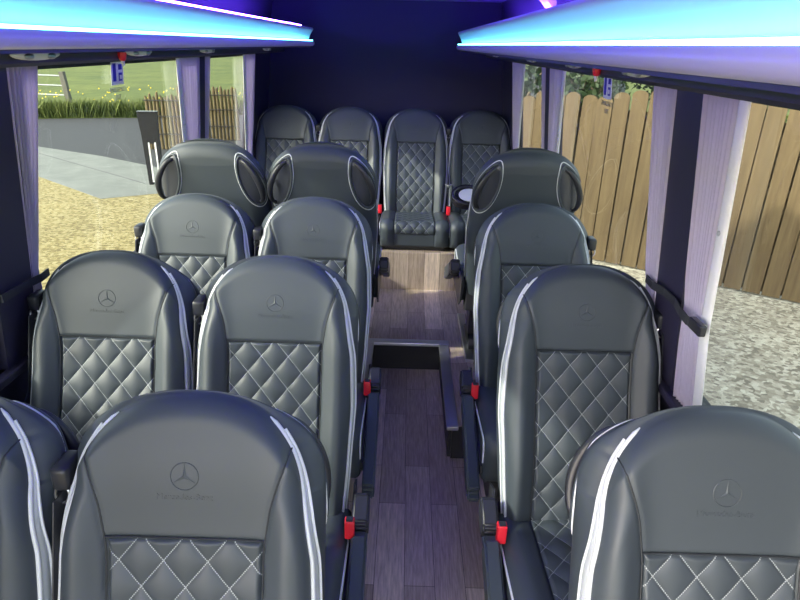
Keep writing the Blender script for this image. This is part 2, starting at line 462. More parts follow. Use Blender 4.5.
for sgn, nm in ((1, 'r'), (-1, 'l')):
    Pp, _ = cush(np.full((60,), .2265 * sgn), np.full((60,), .995), np.linspace(.02, .97, 60))
    ME['cpipe' + nm] = MB().tube(Pp, .004, 8).me('piping', M_pipe, True)
    # moulded side cover, armrest, buckle, belt
    mb = MB().prism([(-.40, HZ - .10), (-.37, HZ - .13), (.02, HZ - .15), (.10, HZ - .10), (.12, HZ + .02), (.06, HZ + .05), (-.02, HZ - .03), (-.30, HZ - .05), (-.40, HZ - .07)], 0, sgn * .2283, sgn * .2345)
    ME['side' + nm] = mb.me('side_cover', M_blk)
    bm = bmesh.new(); 
    T = Matrix.Translation((sgn * .258, -.085, HZ + .034)) @ Matrix.Rotation(math.radians(24), 4, 'X')
    def pad(y0, y1, z0, z1, r, w=.021):
        m = MB(); 
        bmx = bmesh.new(); bmesh.ops.create_cube(bmx, size=1)
        for v in bmx.verts: v.co = Vector((v.co.x * 2 * w, v.co.y * (y1 - y0) + (y0 + y1) / 2, v.co.z * (z1 - z0) + (z0 + z1) / 2))
        bmesh.ops.bevel(bmx, geom=[e for e in bmx.edges if abs((e.verts[0].co - e.verts[1].co).normalized().x) > .9], offset=r, segments=6, affect='EDGES')
        bmesh.ops.bevel(bmx, geom=[e for e in bmx.edges if e.calc_face_angle(0) > .6], offset=.006, segments=3, affect='EDGES')
        return m.bm(bmx, T)
    ME['arm' + nm] = pad(-.43, -.005, -.06, .012, .026).me('armrest_pad', M_lea2, True)
    ME['armcap' + nm] = pad(-.008, .095, -.06, .014, .012, .0222).me('armrest_hinge_cover', M_blk, True)
    ME['pin' + nm] = MB().tube([(sgn * .232, -.04, HZ + .04), (sgn * .262, -.04, HZ + .04)], .012, 12).me('pivot', M_blk, True)
    # buckle stalk
    bx = sgn * .232
    ME['buckle' + nm] = MB().box((bx - .013, -.115, HZ + .012), (bx + .013, -.09, HZ + .072), .004).me('belt_buckle', M_red, True)
    ME['bslot' + nm] = MB().box((bx - .009, -.112, HZ + .071), (bx + .009, -.094, HZ + .0735), 0).me('buckle_slot', M_seam)
    ME['stalk' + nm] = MB().tube([(bx, -.05, HZ - .10), (bx, -.085, HZ - .02), (bx, -.10, HZ + .02)], .008, 8).me('buckle_stalk', M_blk, True)
    # belt: guide on the shoulder, webbing running down to the cushion side and to the reel
    gx = sgn * .226
    G = recl(np.array([gx, .050, .575]))
    w = Vector((.0, .022, .0))
    ME['guide' + nm] = MB().box((G[0] - .016, G[1] - .032, G[2] - .02), (G[0] + .016, G[1] + .03, G[2] + .028), .009).me('belt_guide', M_blk, True)
    ME['gring' + nm] = MB().tube([(G[0] + .012 * math.cos(t) * sgn, G[1] - .030 + .004 * math.sin(t), G[2] - .024 + .016 * math.sin(t)) for t in np.linspace(0, 2 * PI, 17)[:-1]], .0026, 6, True).me('guide_ring', M_chr, True)
    A_ = [(G[0], G[1] - .03, G[2] - .02), (G[0] + sgn * .003, G[1] - .10, G[2] - .22), (G[0] + sgn * .006, -.01, HZ + .18), (G[0] + sgn * .006, -.045, HZ - .06)]
    B_ = [(G[0] + sgn * .006, G[1] - .005, G[2] - .02), (G[0] + sgn * .010, G[1] - .06, G[2] - .25), (G[0] + sgn * .010, .06, HZ + .1), (G[0] + sgn * .010, .05, HZ - .10)]
    mb = MB()
    mb.ribbon(A_, [(.004, .022, .004)] * 4, (.0012 , 0, 0)); mb.ribbon(B_, [(.004, .020, .008)] * 4, (.0012, 0, 0))
    ME['belt' + nm] = mb.me('belt_webbing', M_strap)
    tz = HZ + .20; ty = .005
    ME['tongue' + nm] = MB().box((gx - .020, ty - .012, tz - .003), (gx + .030, ty + .004, tz + .003), .002).box((gx - .006, ty - .03, tz - .018), (gx + .012, ty - .01, tz + .004), .003).me('belt_tongue', M_chr, True)
ME['frame'] = MB().box((-.20, -.38, HZ - .155), (.20, .06, HZ - .125), .006).box((-.21, .02, HZ - .15), (.21, .10, HZ - .02), .01).me('seat_frame', M_frame)
def leg_me(x):
    mb = MB().prism([(-.30, 0), (-.02, 0), (-.02, .018), (-.11, .05), (-.09, HZ - .19), (.0, HZ - .155), (-.33, HZ - .155), (-.23, HZ - .19), (-.21, .05), (-.30, .018)], 0, x - .018, x + .018)
    return mb.me('leg', M_frame)
ME['leg1'] = leg_me(-.14); ME['leg2'] = leg_me(.14)

def seat(x, y, z, rz, arm, belt, label, group, legs=True, handles=True, buckle=None, emb=True, covers=True):
    """arm / belt / buckle: +1 or -1 local side, 0 none"""
    t = empty('coach_seat', (x, y, z), rz, label, 'seat', group)
    c = {1: 'r', -1: 'l'}
    b = obj('backrest', ME['backrest'], t)
    obj('quilted_panel', ME['quilt'], b)
    for k in 'rl':
        obj('piping', ME['piping' + k], b); tag(obj('side_band', ME['band' + k], b), 'pale silver band'); obj('rear_piping', ME['cord' + k], b); obj('seam', ME['seam' + k], b)
    obj('seam', ME['seamh'], b)
    if emb: obj('embossed_emblem', ME['emblem'], b); obj('embossed_lettering', ME['letters'], b)
    if handles:
        for k in 'rl':
            h = tag(obj('grab_handle', ME['hbar' + k], t), 'black moulded grab handle')
            obj('handle_recess', ME['hdish' + k], h); obj('handle_surround', ME['hring' + k], h); obj('handle_piping', ME['hap' + k], h)
    q = obj('cushion', ME['cushion'], t); obj('quilted_panel', ME['cquilt'], q)
    for k in 'rl': obj('piping', ME['cpipe' + k], q)
    if covers:
        for k in 'rl': obj('side_cover', ME['side' + k], t)
    obj('seat_frame', ME['frame'], t)
    if legs: obj('leg', ME['leg1'], t); obj('leg', ME['leg2'], t)
    if arm:
        a = obj('armrest', ME['arm' + c[arm]], t); obj('hinge_cover', ME['armcap' + c[arm]], a); obj('pivot', ME['pin' + c[arm]], a)
    if buckle is None: buckle = arm
    if buckle:
        s_ = obj('buckle_stalk', ME['stalk' + c[buckle]], t)
        k_ = tag(obj('belt_buckle', ME['buckle' + c[buckle]], s_), 'red buckle')
        obj('buckle_slot', ME['bslot' + c[buckle]], s_)
    if belt:
        w = tag(obj('seat_belt', ME['belt' + c[belt]], t), 'black webbing'); obj('belt_guide', ME['guide' + c[belt]], w); obj('guide_ring', ME['gring' + c[belt]], w)
        obj('belt_tongue', ME['tongue' + c[belt]], w)
    return t
XW, XA, XR = -.655, -.185, .685
ya, yb, yc = .610, 1.34, 2.055
G1 = 'forward seats with quilted fronts'
ZP = .165
seat(XW, ya, 0, 0, 0, -1, 'front-most window seat on the left, cut off by the left edge of the picture', G1)
seat(XA, ya, 0, 0, 1, -1, 'nearest aisle seat left of the gangway, embossed star emblem in full view', G1)
seat(XR + .035, ya, 0, 0, -1, 1, 'nearest single seat right of the gangway, cut off by the right edge', G1)
seat(XW, yb, 0, 0, 0, -1, 'second-row window seat on the left beside the left curtain', G1)
seat(XA, yb, 0, 0, 1, -1, 'second-row aisle seat left of the gangway, directly behind the nearest aisle seat', G1)
seat(XR, yb, 0, 0, -1, 1, 'second single seat on the right, its quilted cushion showing beside a red buckle', G1)
seat(XW, yc, 0, 0, 0, -1, 'third-row window seat on the left, in front of a rear-facing seat back', G1)
seat(XA, yc, 0, 0, 1, -1, 'third-row aisle seat left of the gangway, level with the floor step', G1)
seat(XR, yc, 0, 0, -1, 1, 'third single seat on the right, in front of the rear-facing single seat', G1)
G2 = 'rear-facing seats on the step'
yd = 2.81
ZD = ZP + .018
seat(XW, yd, ZD, PI, 0, 0, 'rear-facing window seat on the left, plain back towards the camera', G2, buckle=0)
seat(XA, yd, ZD, PI, -1, 0, 'rear-facing aisle seat in the middle, plain back with two grab handles', G2, buckle=0)
seat(XR, yd, ZD, PI, 1, 0, 'rear-facing single seat on the right, plain back before the fence window', G2, buckle=0)
G3 = 'back bench row of four seats'
ye = 4.15
for x_, bl, bk, lb in ((-.69, -1, 1, 'leftmost seat of the back row, beside the rear left curtain'),
                   (-.235, -1, 1, 'second seat of the back row from the left, mostly behind a rear-facing seat'),
                   (.235, 1, 1, 'third seat of the back row, full quilted front facing the gangway'),
                   (.69, 1, 0, 'rightmost seat of the back row, behind the cup holder table')):
    seat(x_, ye, .150, 0, 0, bl, lb, G3, legs=False, handles=False, buckle=bk, covers=False)

# ------------------------------------------------------------------ van shell
YF, YB = -.15, 4.72
def struct(o): o['kind'] = 'structure'; return o
struct(MB().box((-.97, YF, -.06), (.97, 4.8, 0)).ob('floor', M_floor))
# raised rear platform with a well for the gangway
struct(MB().prism([(.01 - .01, 2.94), (.40, 2.94), (.40, 2.16), (.96, 2.16), (.96, 4.8), (-.96, 4.8), (-.96, 2.16), (0, 2.16)], 2, 0.0005, ZP).ob('floor_platform', M_floor))
M_riser = mat('black riser panel', (.012, .012, .018), .5)
struct(MB().box((0.001, 2.925, .001), (.399, 2.939, ZP - .006)).box((.385, 2.161, .001), (.399, 2.925, ZP - .006)).box((.001, 2.161, .001), (.015, 2.925, ZP - .006)).box((.4, 2.15, .001), (.95, 2.1595, ZP - .006)).box((-.95, 2.15, .001), (0, 2.1595, ZP - .006)).ob('trim_riser', M_riser))
mb = MB()
mb.box((-.03, 2.905, ZP - .012), (.43, 2.955, ZP + .006), .003)
struct(mb.ob('trim_step', M_alu))
struct(MB().box((.375, 2.14, ZP - .014), (.425, 2.905, ZP + .006), .003).ob('trim_step_right', M_alu))
struct(MB().box((-.025, 2.14, ZP - .014), (.022, 2.905, ZP + .006), .003).ob('trim_step_left', M_alu))
for x_ in (XW - .14, XW + .14, XA - .14, XA + .14, XR - .16, XR + .12):
    struct(MB().box((x_ - .022, 2.72, ZP - .0005), (x_ + .022, 3.30, ZP + .018), .004).ob('trim_rail', M_alu))
struct(MB().box((-.95, 3.70, ZP), (.95, YB, .418)).ob('floor_bench', M_floor))
# wall profile: vertical low wall then leaning inward above the sill
ZSILL, ZTOPW = .80, 1.60
def wx(z): return float(np.interp(z, [0, .78, 1.6, 1.95], [.955, .945, .865, .80]))
def wall_piece(mb, sg, y0, y1, z0, z1, th=.05, ins=0):
    zs = [z0] + [z for z in (.78,) if z0 < z < z1] + [z1]
    poly = [(sg * (wx(z) - ins), z) for z in zs] + [(sg * (wx(z) + th), z) for z in reversed(zs)]
    mb.prism(poly, 1, y0, y1)
wins = [(.72, 1.44), (1.62, 3.10), (3.20, 4.24)]  # near window starts late: unseen front wall kept solid to block the sun
for sg, nm in ((-1, 'left'), (1, 'right')):
    mb = MB(); wall_piece(mb, sg, YF, 4.8, 0, ZSILL); wall_piece(mb, sg, YF, 4.8, ZTOPW, 1.98)
    for a_, b_ in ((YF, .72), (1.44, 1.62), (3.10, 3.20), (4.24, 4.8)): wall_piece(mb, sg, a_, b_, ZSILL, ZTOPW)
    struct(mb.ob('wall_' + nm, M_wallp))
    # padded pillar covers and the sill ledge
    mb = MB()
    for a_, b_ in ((1.445, 1.615), (3.105, 3.195), (4.26, 4.71)): wall_piece(mb, sg, a_, b_, ZSILL + .0, ZTOPW, 0, .022)
    struct(mb.ob('trim_pillar_' + nm, M_wallp))
    mb = MB().box((sg * .93, YF, .775), (sg * .90, 4.7, .80), .006)
    struct(mb.ob('trim_sill_' + nm, M_wallp))
wn = 0
for sg, nm in ((-1, 'left'), (1, 'right')):
    for (a_, b_) in wins:
        wn += 1
        mb = MB(); e = .03
        for (y0, y1, z0, z1) in ((a_, b_, ZSILL, ZSILL + e), (a_, b_, ZTOPW - e, ZTOPW), (a_, a_ + e, ZSILL + e, ZTOPW - e), (b_ - e, b_, ZSILL + e, ZTOPW - e)):
            wall_piece(mb, sg, y0, y1, z0, z1, .03, 0)
        w = struct(mb.ob('window_%d' % wn, M_sill))
        mb = MB(); poly = [(sg * (wx(z) + t), z) for z, t in ((ZSILL + .01, .012), (ZTOPW - .01, .012), (ZTOPW - .01, .017), (ZSILL + .01, .017))]
        mb.prism(poly, 1, a_ + .01, b_ - .01); mb.ob('window_pane', M_glass, w)
struct(MB().box((-.95, YB, 0), (.95, YB + .06, 2.0)).ob('wall_back', M_rear))
struct(MB().box((-.9, YF, 1.95), (.9, 4.8, 2.0)).ob('ceiling', M_head))

# roof bow (arched cross rib)
for yy, lb in ((2.02, 'pale arched roof rib crossing the ceiling above the seats'),):
    mb = MB(); P = []
    V = []
    for q in np.linspace(-1, 1, 33):
        x = .60 * q; z = 1.93 - .16 * abs(q) ** 4.5; V += [(x, yy - .035, z + .02), (x, yy - .035, z - .008), (x, yy - .02, z - .018), (x, yy + .02, z - .018), (x, yy + .035, z - .008), (x, yy + .035, z + .02)]
    mb.add(V, grid_faces(33, 6)); tag(mb.ob('roof_rib', M_rack, None, True), lb, 'roof rib')
# ------------------------------------------------------------------ luggage racks with LED strips
M_led = emis('cyan white led diffuser', (.13, .80, .95), 9)
M_addblue = emis('added blue glow', (.13, .04, 1.0), 95)  # emitter added to turn the ceiling and cabin violet-blue
def rack(sg, label):
    t = empty('luggage_rack', (sg * .50, YF, 1.66), 0, label, 'luggage rack', 'overhead luggage racks')
    ox, oz = sg * .50, 1.66
    def pr(poly, y0, y1): return MB().prism([(sg * p[0] - ox, p[1] - oz) for p in poly], 1, y0 - YF, y1 - YF)
    y0, y1 = YF + .02, 4.5
    # fascia: lower lip (rounded), cove ledge, concave upper face, top bead
    poly = [(.505, 1.636), (.495, 1.642), (.490, 1.652), (.491, 1.661), (.496, 1.668), (.500, 1.668)]
    poly2 = [(.50, 1.668), (.522, 1.668), (.527, 1.674)] + [(.527 - .030 * q ** 1.6, 1.674 + .066 * q) for q in np.linspace(.1, 1, 8)] + [(.497, 1.746), (.502, 1.752), (.512, 1.750)]
    out = [(.54, 1.74), (.548, 1.65), (.53, 1.634)]
    pr(poly + poly2[1:] + out, y0, y1).ob('rack_fascia', M_rack, t, True)
    pr([(.520, 1.637), (.70, 1.644), (.85, 1.640), (.85, 1.592), (.705, 1.592), (.697, 1.600), (.694, 1.632), (.52, 1.628)], y0, y1).ob('rack_underside', M_under, t)
    pr([(.548, 1.650), (.84, 1.650), (.84, 1.658), (.548, 1.658)], y0, y1).ob('shelf_base', M_head, t)
    s = pr([(.498, 1.6685), (.512, 1.6685), (.506, 1.675), (.498, 1.675)], y0 + .02, y1 - .02).ob('led_strip', M_led, t); s['label'] = 'glowing cyan white strip'
    s = pr([(.56, 1.76), (.575, 1.76), (.575, 1.766), (.56, 1.766)], y0 + .1, y1 - .1).ob('added_blue_strip', M_addblue, t); s['label'] = 'added strip glowing deep blue'  # added light source on the rack top, casting blue upward
    pr([(.540, 1.74), (.58, 1.754), (.58, 1.760), (.540, 1.752)], y0 + .05, y1 - .05).ob('strip_channel', M_under, t)
    return t
RL = rack(-1, 'left overhead luggage rack with glowing blue strip above the left windows')
RR = rack(1, 'right overhead luggage rack with glowing blue strip above the right windows')
# small lamp pods under the racks
def lens_bm(l, w, h, T):
    bm = bmesh.new(); bmesh.ops.create_uvsphere(bm, u_segments=24, v_segments=10, radius=1)
    for v in bm.verts: v.co = Vector((v.co.x * w, v.co.y * l, v.co.z * h))
    bm.transform(T); return bm
for sg, nm in ((-1, 'left'), (1, 'right')):
    for yy, wh in ((1.48, 'over the near pillar'), (2.05, 'over the middle window'), (2.75, 'above the far middle curtain'), (3.9, 'over the rear window')):
        t = empty('service_pod', (sg * .690, yy, 1.618), 0, 'pale oval pod under the %s luggage rack, %s' % (nm, wh), 'lamp pod', 'lamp pods under the racks')
        MB().bm(lens_bm(.10, .012, .013, Matrix.Identity(4))).ob('pod_housing', M_white, t, True)
        for k in (-.045, .045):
            MB().bm(lens_bm(.018, .005, .007, Matrix.Translation((-sg * .010, k, -.004)))).ob('lamp_lens', M_chr, t, True)
# emergency hammers and window stickers
M_stick = mat('blue sticker print', (.03, .02, .45), .4); M_stw = mat('pale sticker', (.95, .95, .98), .4); M_txt = mat('dark sticker ink', (.08, .1, .12), .5)
for sg, nm, yy in ((-1, 'left', 1.92), (1, 'right', 1.78)):
    t = empty('emergency_hammer', (sg * .688, yy, 1.618), 0, 'tiny red emergency hammer knob above the %s middle window' % nm, 'emergency hammer', 'emergency hammers')
    MB().tube([(0, 0, .0), (0, 0, -.008), (0, 0, -.020), (0, 0, -.026)], [.013, .013, .010, .004], 14).ob('hammer_knob', M_red, t, True)
    MB().tube([(0, 0, -.024), (0, 0, -.038)], [.006, .003], 10).ob('hammer_tip', M_white, t, True)
    t = empty('window_sticker', (sg * .8715, (2.25 if sg > 0 else 2.27), 1.54), 0, 'blue and white emergency sticker on the %s middle window' % nm, 'sticker', 'emergency stickers')
    lean = math.atan((.945 - .865) / .82)
    def flat(w0, w1, z0, z1, lift, mt, name, parent):
        # plane on the glass; local horizontal = y, facing inwards
        V = []
        for yv, zv in ((w0, z0), (w1, z0), (w1, z1), (w0, z1)):
            V.append((-sg * (lift + zv * math.tan(lean)), yv, zv)); 
        V += [(v[0] + sg * .0004, v[1], v[2]) for v in V]
        return MB().add(V, [(0, 1, 2, 3), (4, 7, 6, 5), (0, 4, 5, 1), (1, 5, 6, 2), (2, 6, 7, 3), (3, 7, 4, 0)]).ob(name, mt, parent)
    hx = .048
    flat(-hx, hx, -.038, .038, .001, M_stw, 'sticker_ground', t)
    d = sg
    flat(-.036, -.012, -.026, .034, .002, M_stick, 'hammer_symbol', t) if sg < 0 else flat(.012, .036, -.026, .034, .002, M_stick, 'hammer_symbol', t)
    q = 1 if sg < 0 else -1
    for z0, z1 in ((.012, .03), (-.026, .002)):
        flat(*sorted((q * .008, q * .036)), z0, z1, .002, M_stick, 'window_symbol', t)
    flat(*sorted((q * .014, q * .032)), -.020, -.006, .003, M_stw, 'pane_symbol', t)
    for k, tx in enumerate(('EMERGENCY', 'EXIT')):
        tme = text_mesh(tx, .022, M_txt, .0004, 'sticker_text')
        o = obj('sticker_text', tme, t, (-sg * (.001 + (-.062 - .026 * k) * math.tan(lean)), 0, -.062 - .026 * k))
        o.rotation_euler = (PI / 2, 0, (PI / 2 if sg < 0 else -PI / 2))

# ------------------------------------------------------------------ curtains
def curtain(sg, y_top, y_bot, zt, zb, amp, npl, label, hem_side=0, tie=None, seed=0):
    """y_top=(y0,y1) span at the top, y_bot at the bottom; optional tie=(z, y0, y1)"""
    r = np.random.default_rng(seed); NU, NZ = 90, 60
    x0 = .020
    t = empty('curtain', (sg * (wx(zt) - .020), (y_top[0] + y_top[1]) / 2, zb), 0, label, 'curtain', 'pleated window curtains')
    ox, oy, oz = t.location
    u = np.linspace(0, 1, NU)[:, None]; v = np.linspace(0, 1, NZ)[None, :]
    z = zb + (zt - zb) * v
    if tie:
        k = [zb, tie[0], zt]; a0 = np.interp(z, k, [y_bot[0], tie[1], y_top[0]]); a1 = np.interp(z, k, [y_bot[1], tie[2], y_top[1]])
        pin = np.exp(-((z - tie[0]) / .06) ** 2)
    else:
        a0 = y_bot[0] + (y_top[0] - y_bot[0]) * v ** .8; a1 = y_bot[1] + (y_top[1] - y_bot[1]) * v ** .8; pin = 0 * z
    ph = np.cumsum(r.uniform(.6, 1.4, npl + 2)); ph = ph / ph[npl]
    w = np.interp(u, np.concatenate([[0], ph[:npl + 1]]), np.arange(npl + 2)) * 2 * PI
    wob = .15 * np.sin(3.1 * z + 5 * u)
    y = a0 + (a1 - a0) * (u + .012 * np.sin(w * 1.0 + 1 + wob))
    width = (a1 - a0)
    xx = amp * (.75 + .25 * np.sin(7 * u + seed)) * np.sin(w + wob) * (1 - .55 * pin) 
    X = sg * (np.interp(z, [0, .78, 1.6, 1.95], [.955, .945, .865, .80]) - x0 - xx)
    P = np.stack([X - ox, y - oy, z - oz + 0 * y], -1)
    me = mesh('curtain_cloth', P.reshape(-1, 3), grid_faces(NU, NZ), M_curt)
    o = obj('curtain_cloth', me, t); md = o.modifiers.new('s', 'SOLIDIFY'); md.thickness = .0015
    if hem_side:
        j = 0 if hem_side < 0 else NU - 1
        yy = P[j, :, 1]; 
        sgn = hem_side
        V = []
        for q in range(NZ):
            for kk in range(4):
                V.append((P[j, q, 0] - sg * .003 * math.sin(kk * 1.1), yy[q] + sgn * (.016 * kk - .006), P[j, q, 2]))
        V = np.array(V)
        h = obj('curtain_hem', mesh('curtain_hem', V, grid_faces(NZ, 4), M_hem), t); md = h.modifiers.new('s', 'SOLIDIFY'); md.thickness = .002; h['label'] = 'plain white hem'
        q = int(NZ * .60)
        MB().bm(lens_bm(.006, .003, .006, Matrix.Translation((P[j, q, 0] - sg * .006, yy[q] + sgn * .016, P[j, q, 2])))).ob('snap_button', M_chr, t, True)
    return t
ZT = 1.605
curtain(1, (1.295, 1.456), (1.31, 1.42), ZT, .80, .009, 7, 'pale lilac curtain on the right, on the near side of the dark pillar', -1, (1.06, 1.33, 1.43), 1)
curtain(1, (1.605, 1.76), (1.61, 1.68), ZT, .80, .009, 6, 'pale lilac curtain on the right, on the far side of the dark pillar', 0, (1.0, 1.61, 1.685), 2)
curtain(1, (2.82, 3.10), (2.98, 3.10), ZT, .80, .009, 6, 'pale curtain at the far end of the right middle window', -1, (1.0, 2.96, 3.10), 3)
curtain(1, (3.19, 3.29), (3.19, 3.23), ZT, .80, .008, 4, 'narrow pale curtain at the near end of the right rear window', 0, (1.0, 3.19, 3.24), 4)
curtain(1, (3.80, 4.25), (4.08, 4.25), ZT, .80, .009, 7, 'pale curtain at the far end of the right rear window', -1, (1.0, 4.05, 4.23), 5)
curtain(-1, (1.60, 1.75), (1.60, 1.66), ZT, .80, .009, 6, 'pale lilac curtain on the left, beside the dark pillar at the picture edge', 0, (1.03, 1.60, 1.64), 6)
curtain(-1, (2.84, 3.11), (2.98, 3.11), ZT, .80, .009, 6, 'pale curtain at the far end of the left middle window', -1, (1.0, 2.96, 3.11), 7)
curtain(-1, (3.19, 3.28), (3.19, 3.23), ZT, .80, .008, 4, 'narrow pale curtain at the near end of the left rear window', 0, (1.0, 3.19, 3.24), 8)
curtain(-1, (3.98, 4.26), (4.12, 4.26), ZT, .80, .009, 5, 'pale curtain at the far end of the left rear window', -1, (1.0, 4.10, 4.26), 9)
# tie-back straps
def tieback(sg, pts, label, cl=True):
    t = empty('curtain_tieback', pts[0], 0, label, 'curtain strap', 'black curtain straps'); o = Vector(pts[0])
    MB().ribbon([Vector(p) - o for p in pts], [(0, 0, .011)] * len(pts), (.0018, .0006, 0)).ob('strap', M_strap, t)
    if cl:
        e = Vector(pts[0]) - o
        MB().box((-.010, -.03, -.014), (.008, .03, .014), .004).ob('clip', M_gloss, t, True)
    return t
tieback(1, [(.866, 1.285, 1.068), (.860, 1.33, 1.064), (.868, 1.39, 1.062), (.882, 1.45, 1.060), (.884, 1.53, 1.058), (.872, 1.58, 1.056), (.876, 1.64, 1.055)], 'black strap gathering the right curtain and crossing the dark pillar')
tieback(-1, [(-.872, 1.64, 1.02), (-.872, 1.60, 1.016), (-.884, 1.56, 1.014), (-.888, 1.50, 1.014), (-.889, 1.445, 1.014)], 'black strap running from the left curtain across the dark wall panel', False)

# ------------------------------------------------------------------ cup holder table in the rear bay
t = empty('cup_holder_table', (.545, 3.60, .700), 0, 'small dark table with a pale cup holder in front of the back row, right side', 'table')
tz = .13; TL = dict(loc=(0, 0, tz), rot=(math.radians(32), 0, 0))
poly = [(.10 * math.cos(a), .085 * math.sin(a)) for a in np.linspace(0, 2 * PI, 40, endpoint=False)]
MB().prism(poly, 2, -.035, .0).ob('table_top', M_gloss, t, **TL)
MB().tube([(.088 * math.cos(a), .074 * math.sin(a), .002) for a in np.linspace(0, 2 * PI, 41)[:-1]], .013, 8, True).ob('cup_holder_rim', M_gloss, t, True, **TL)
MB().bm(lens_bm(.054, .066, .005, Matrix.Translation((.012, 0, .004)))).ob('cup_holder_insert', mat('pale cup insert', (.7, .7, .68), .4), t, True, **TL)
MB().box((.06, -.02, tz - .06), (.34, .03, tz - .03), .006).ob('table_arm', M_blk, t)
MB().box((.31, -.06, tz - .08), (.36, .06, tz + .02), .006).ob('wall_bracket', M_blk, t)

# ------------------------------------------------------------------ outside
ZG = -.62
def gravel(name, c1, c2, c3):
    m = mat(name, c2, .85)
    v = coords(m)
    vo = N(m, 'ShaderNodeTexVoronoi'); vo.inputs['Scale'].default_value = 30; L(m, v, vo.inputs['Vector'])
    s = N(m, 'ShaderNodeSeparateColor'); L(m, vo.outputs['Color'], s.inputs[0])
    c = ramp(m, s.outputs[0], [(0, c1), (.45, c2), (1, c3)])
    n = noise(m, v, 1.3, 4); 
    mx = N(m, 'ShaderNodeMix', data_type='RGBA', blend_type='MULTIPLY'); mx.inputs['Factor'].default_value = .55
    L(m, c, mx.inputs[6]); L(m, ramp(m, n, [(.3, (.8, .79, .78)), (.65, (1.1, 1.1, 1.1))]), mx.inputs[7])
    L(m, mx.outputs[2], BS(m).inputs['Base Color'])
    bump(m, vo.outputs['Distance'], -.9, .02)
    return m
def ground(name, poly, z0, z1, m): return struct(MB().prism(poly, 2, z0, z1).ob(name, m))
M_gl = gravel('yellow gravel', (0.143, 0.108, 0.0333), (0.275, 0.216, 0.0808), (0.396, 0.335, 0.162))
M_gr = gravel('pale grey gravel', (0.221, 0.19, 0.145), (0.427, 0.381, 0.287), (0.681, 0.631, 0.497))
ground('ground_gravel', [(-14, -12), (1.2, -12), (1.2, 9.9), (-3.8, 9.38), (-4.47, 8.95), (-6.2, 10.35), (-14, 16)], ZG - .2, ZG, M_gl)
ground('ground_gravel_right', [(1.2, -12), (14, -12), (14, 14), (1.2, 14)], ZG - .2, ZG, M_gr)
M_conc = mat('pale concrete', (.55, .56, .55), .8)
v = coords(M_conc); L(M_conc, ramp(M_conc, noise(M_conc, v, 2.5, 6, .6), [(.3, (0.161, 0.168, 0.15)), (.7, (0.227, 0.234, 0.207))]), BS(M_conc).inputs['Base Color'])
bump(M_conc, noise(M_conc, v, 60, 4), .25, .004)
# path strip (between gravel and road)
def stp(dx): pass
ground('ground_path', [(-14, 16), (-6.2, 10.35), (-4.47, 8.95), (-3.8, 9.38), (1.2, 9.9), (1.2, 10.9), (-3.5, 10.8), (-4.91, 11.69), (-6.18, 12.51), (-7.92, 13.38), (-14, 18)], ZG - .2, ZG + .004, M_conc)
struct(MB().box((-9.9, -.012, 0), (0, .012, .004), 0, Matrix.Translation((-4.24, 10.05, ZG + .003)) @ Matrix.Rotation(math.radians(-38), 4, 'Z')).ob('trim_joint', mat('dark joint', (.12, .12, .12), .9)))
M_road = mat('grey asphalt', (.22, .225, .24), .85)
v = coords(M_road); L(M_road, ramp(M_road, noise(M_road, v, 90, 3, .7), [(.35, (0.0297, 0.0307, 0.0337)), (.65, (0.0618, 0.0624, 0.0654))]), BS(M_road).inputs['Base Color'])
bump(M_road, noise(M_road, v, 120, 3), .5, .006)
ground('ground_road', [(-40, 37), (-14, 18), (-7.92, 13.38), (-6.18, 12.51), (-4.91, 11.69), (-3.5, 10.8), (1.2, 10.9), (1.2, 14), (3, 14), (3, 26), (-1, 23.2), (-8.07, 19.2), (-12.5, 17.6), (-19, 22), (-40, 42)], ZG - .2, ZG - .004, M_road)
M_gra = mat('field grass', (.2, .32, .06), .9)
v = coords(M_gra)
gc = ramp(M_gra, noise(M_gra, v, .35, 6, .6), [(.3, (0.0736, 0.105, 0.0112)), (.5, (0.108, 0.138, 0.0179)), (.72, (0.147, 0.17, 0.0269))])
g2 = noise(M_gra, coords(M_gra, scale=(1, .25, 1)), 3.0, 6, .75)
mx = N(M_gra, 'ShaderNodeMix', data_type='RGBA', blend_type='MULTIPLY'); mx.inputs['Factor'].default_value = .7
L(M_gra, gc, mx.inputs[6]); L(M_gra, ramp(M_gra, g2, [(.35, (.6, .62, .5)), (.65, (1.15, 1.1, 1.1))]), mx.inputs[7])
L(M_gra, mx.outputs[2], BS(M_gra).inputs['Base Color']); bump(M_gra, g2, .6, .05)
ground('ground_field', [(-160, 17), (-40, 42), (-19, 22), (-12.5, 17.6), (-8.07, 19.2), (-1, 23.2), (3, 26), (60, 26), (60, 240), (-160, 240)], ZG - .2, ZG + .01, M_gra)
struct(MB().box((-170, -60, ZG - .5), (120, 250, ZG - .22)).ob('ground_base', M_gra))

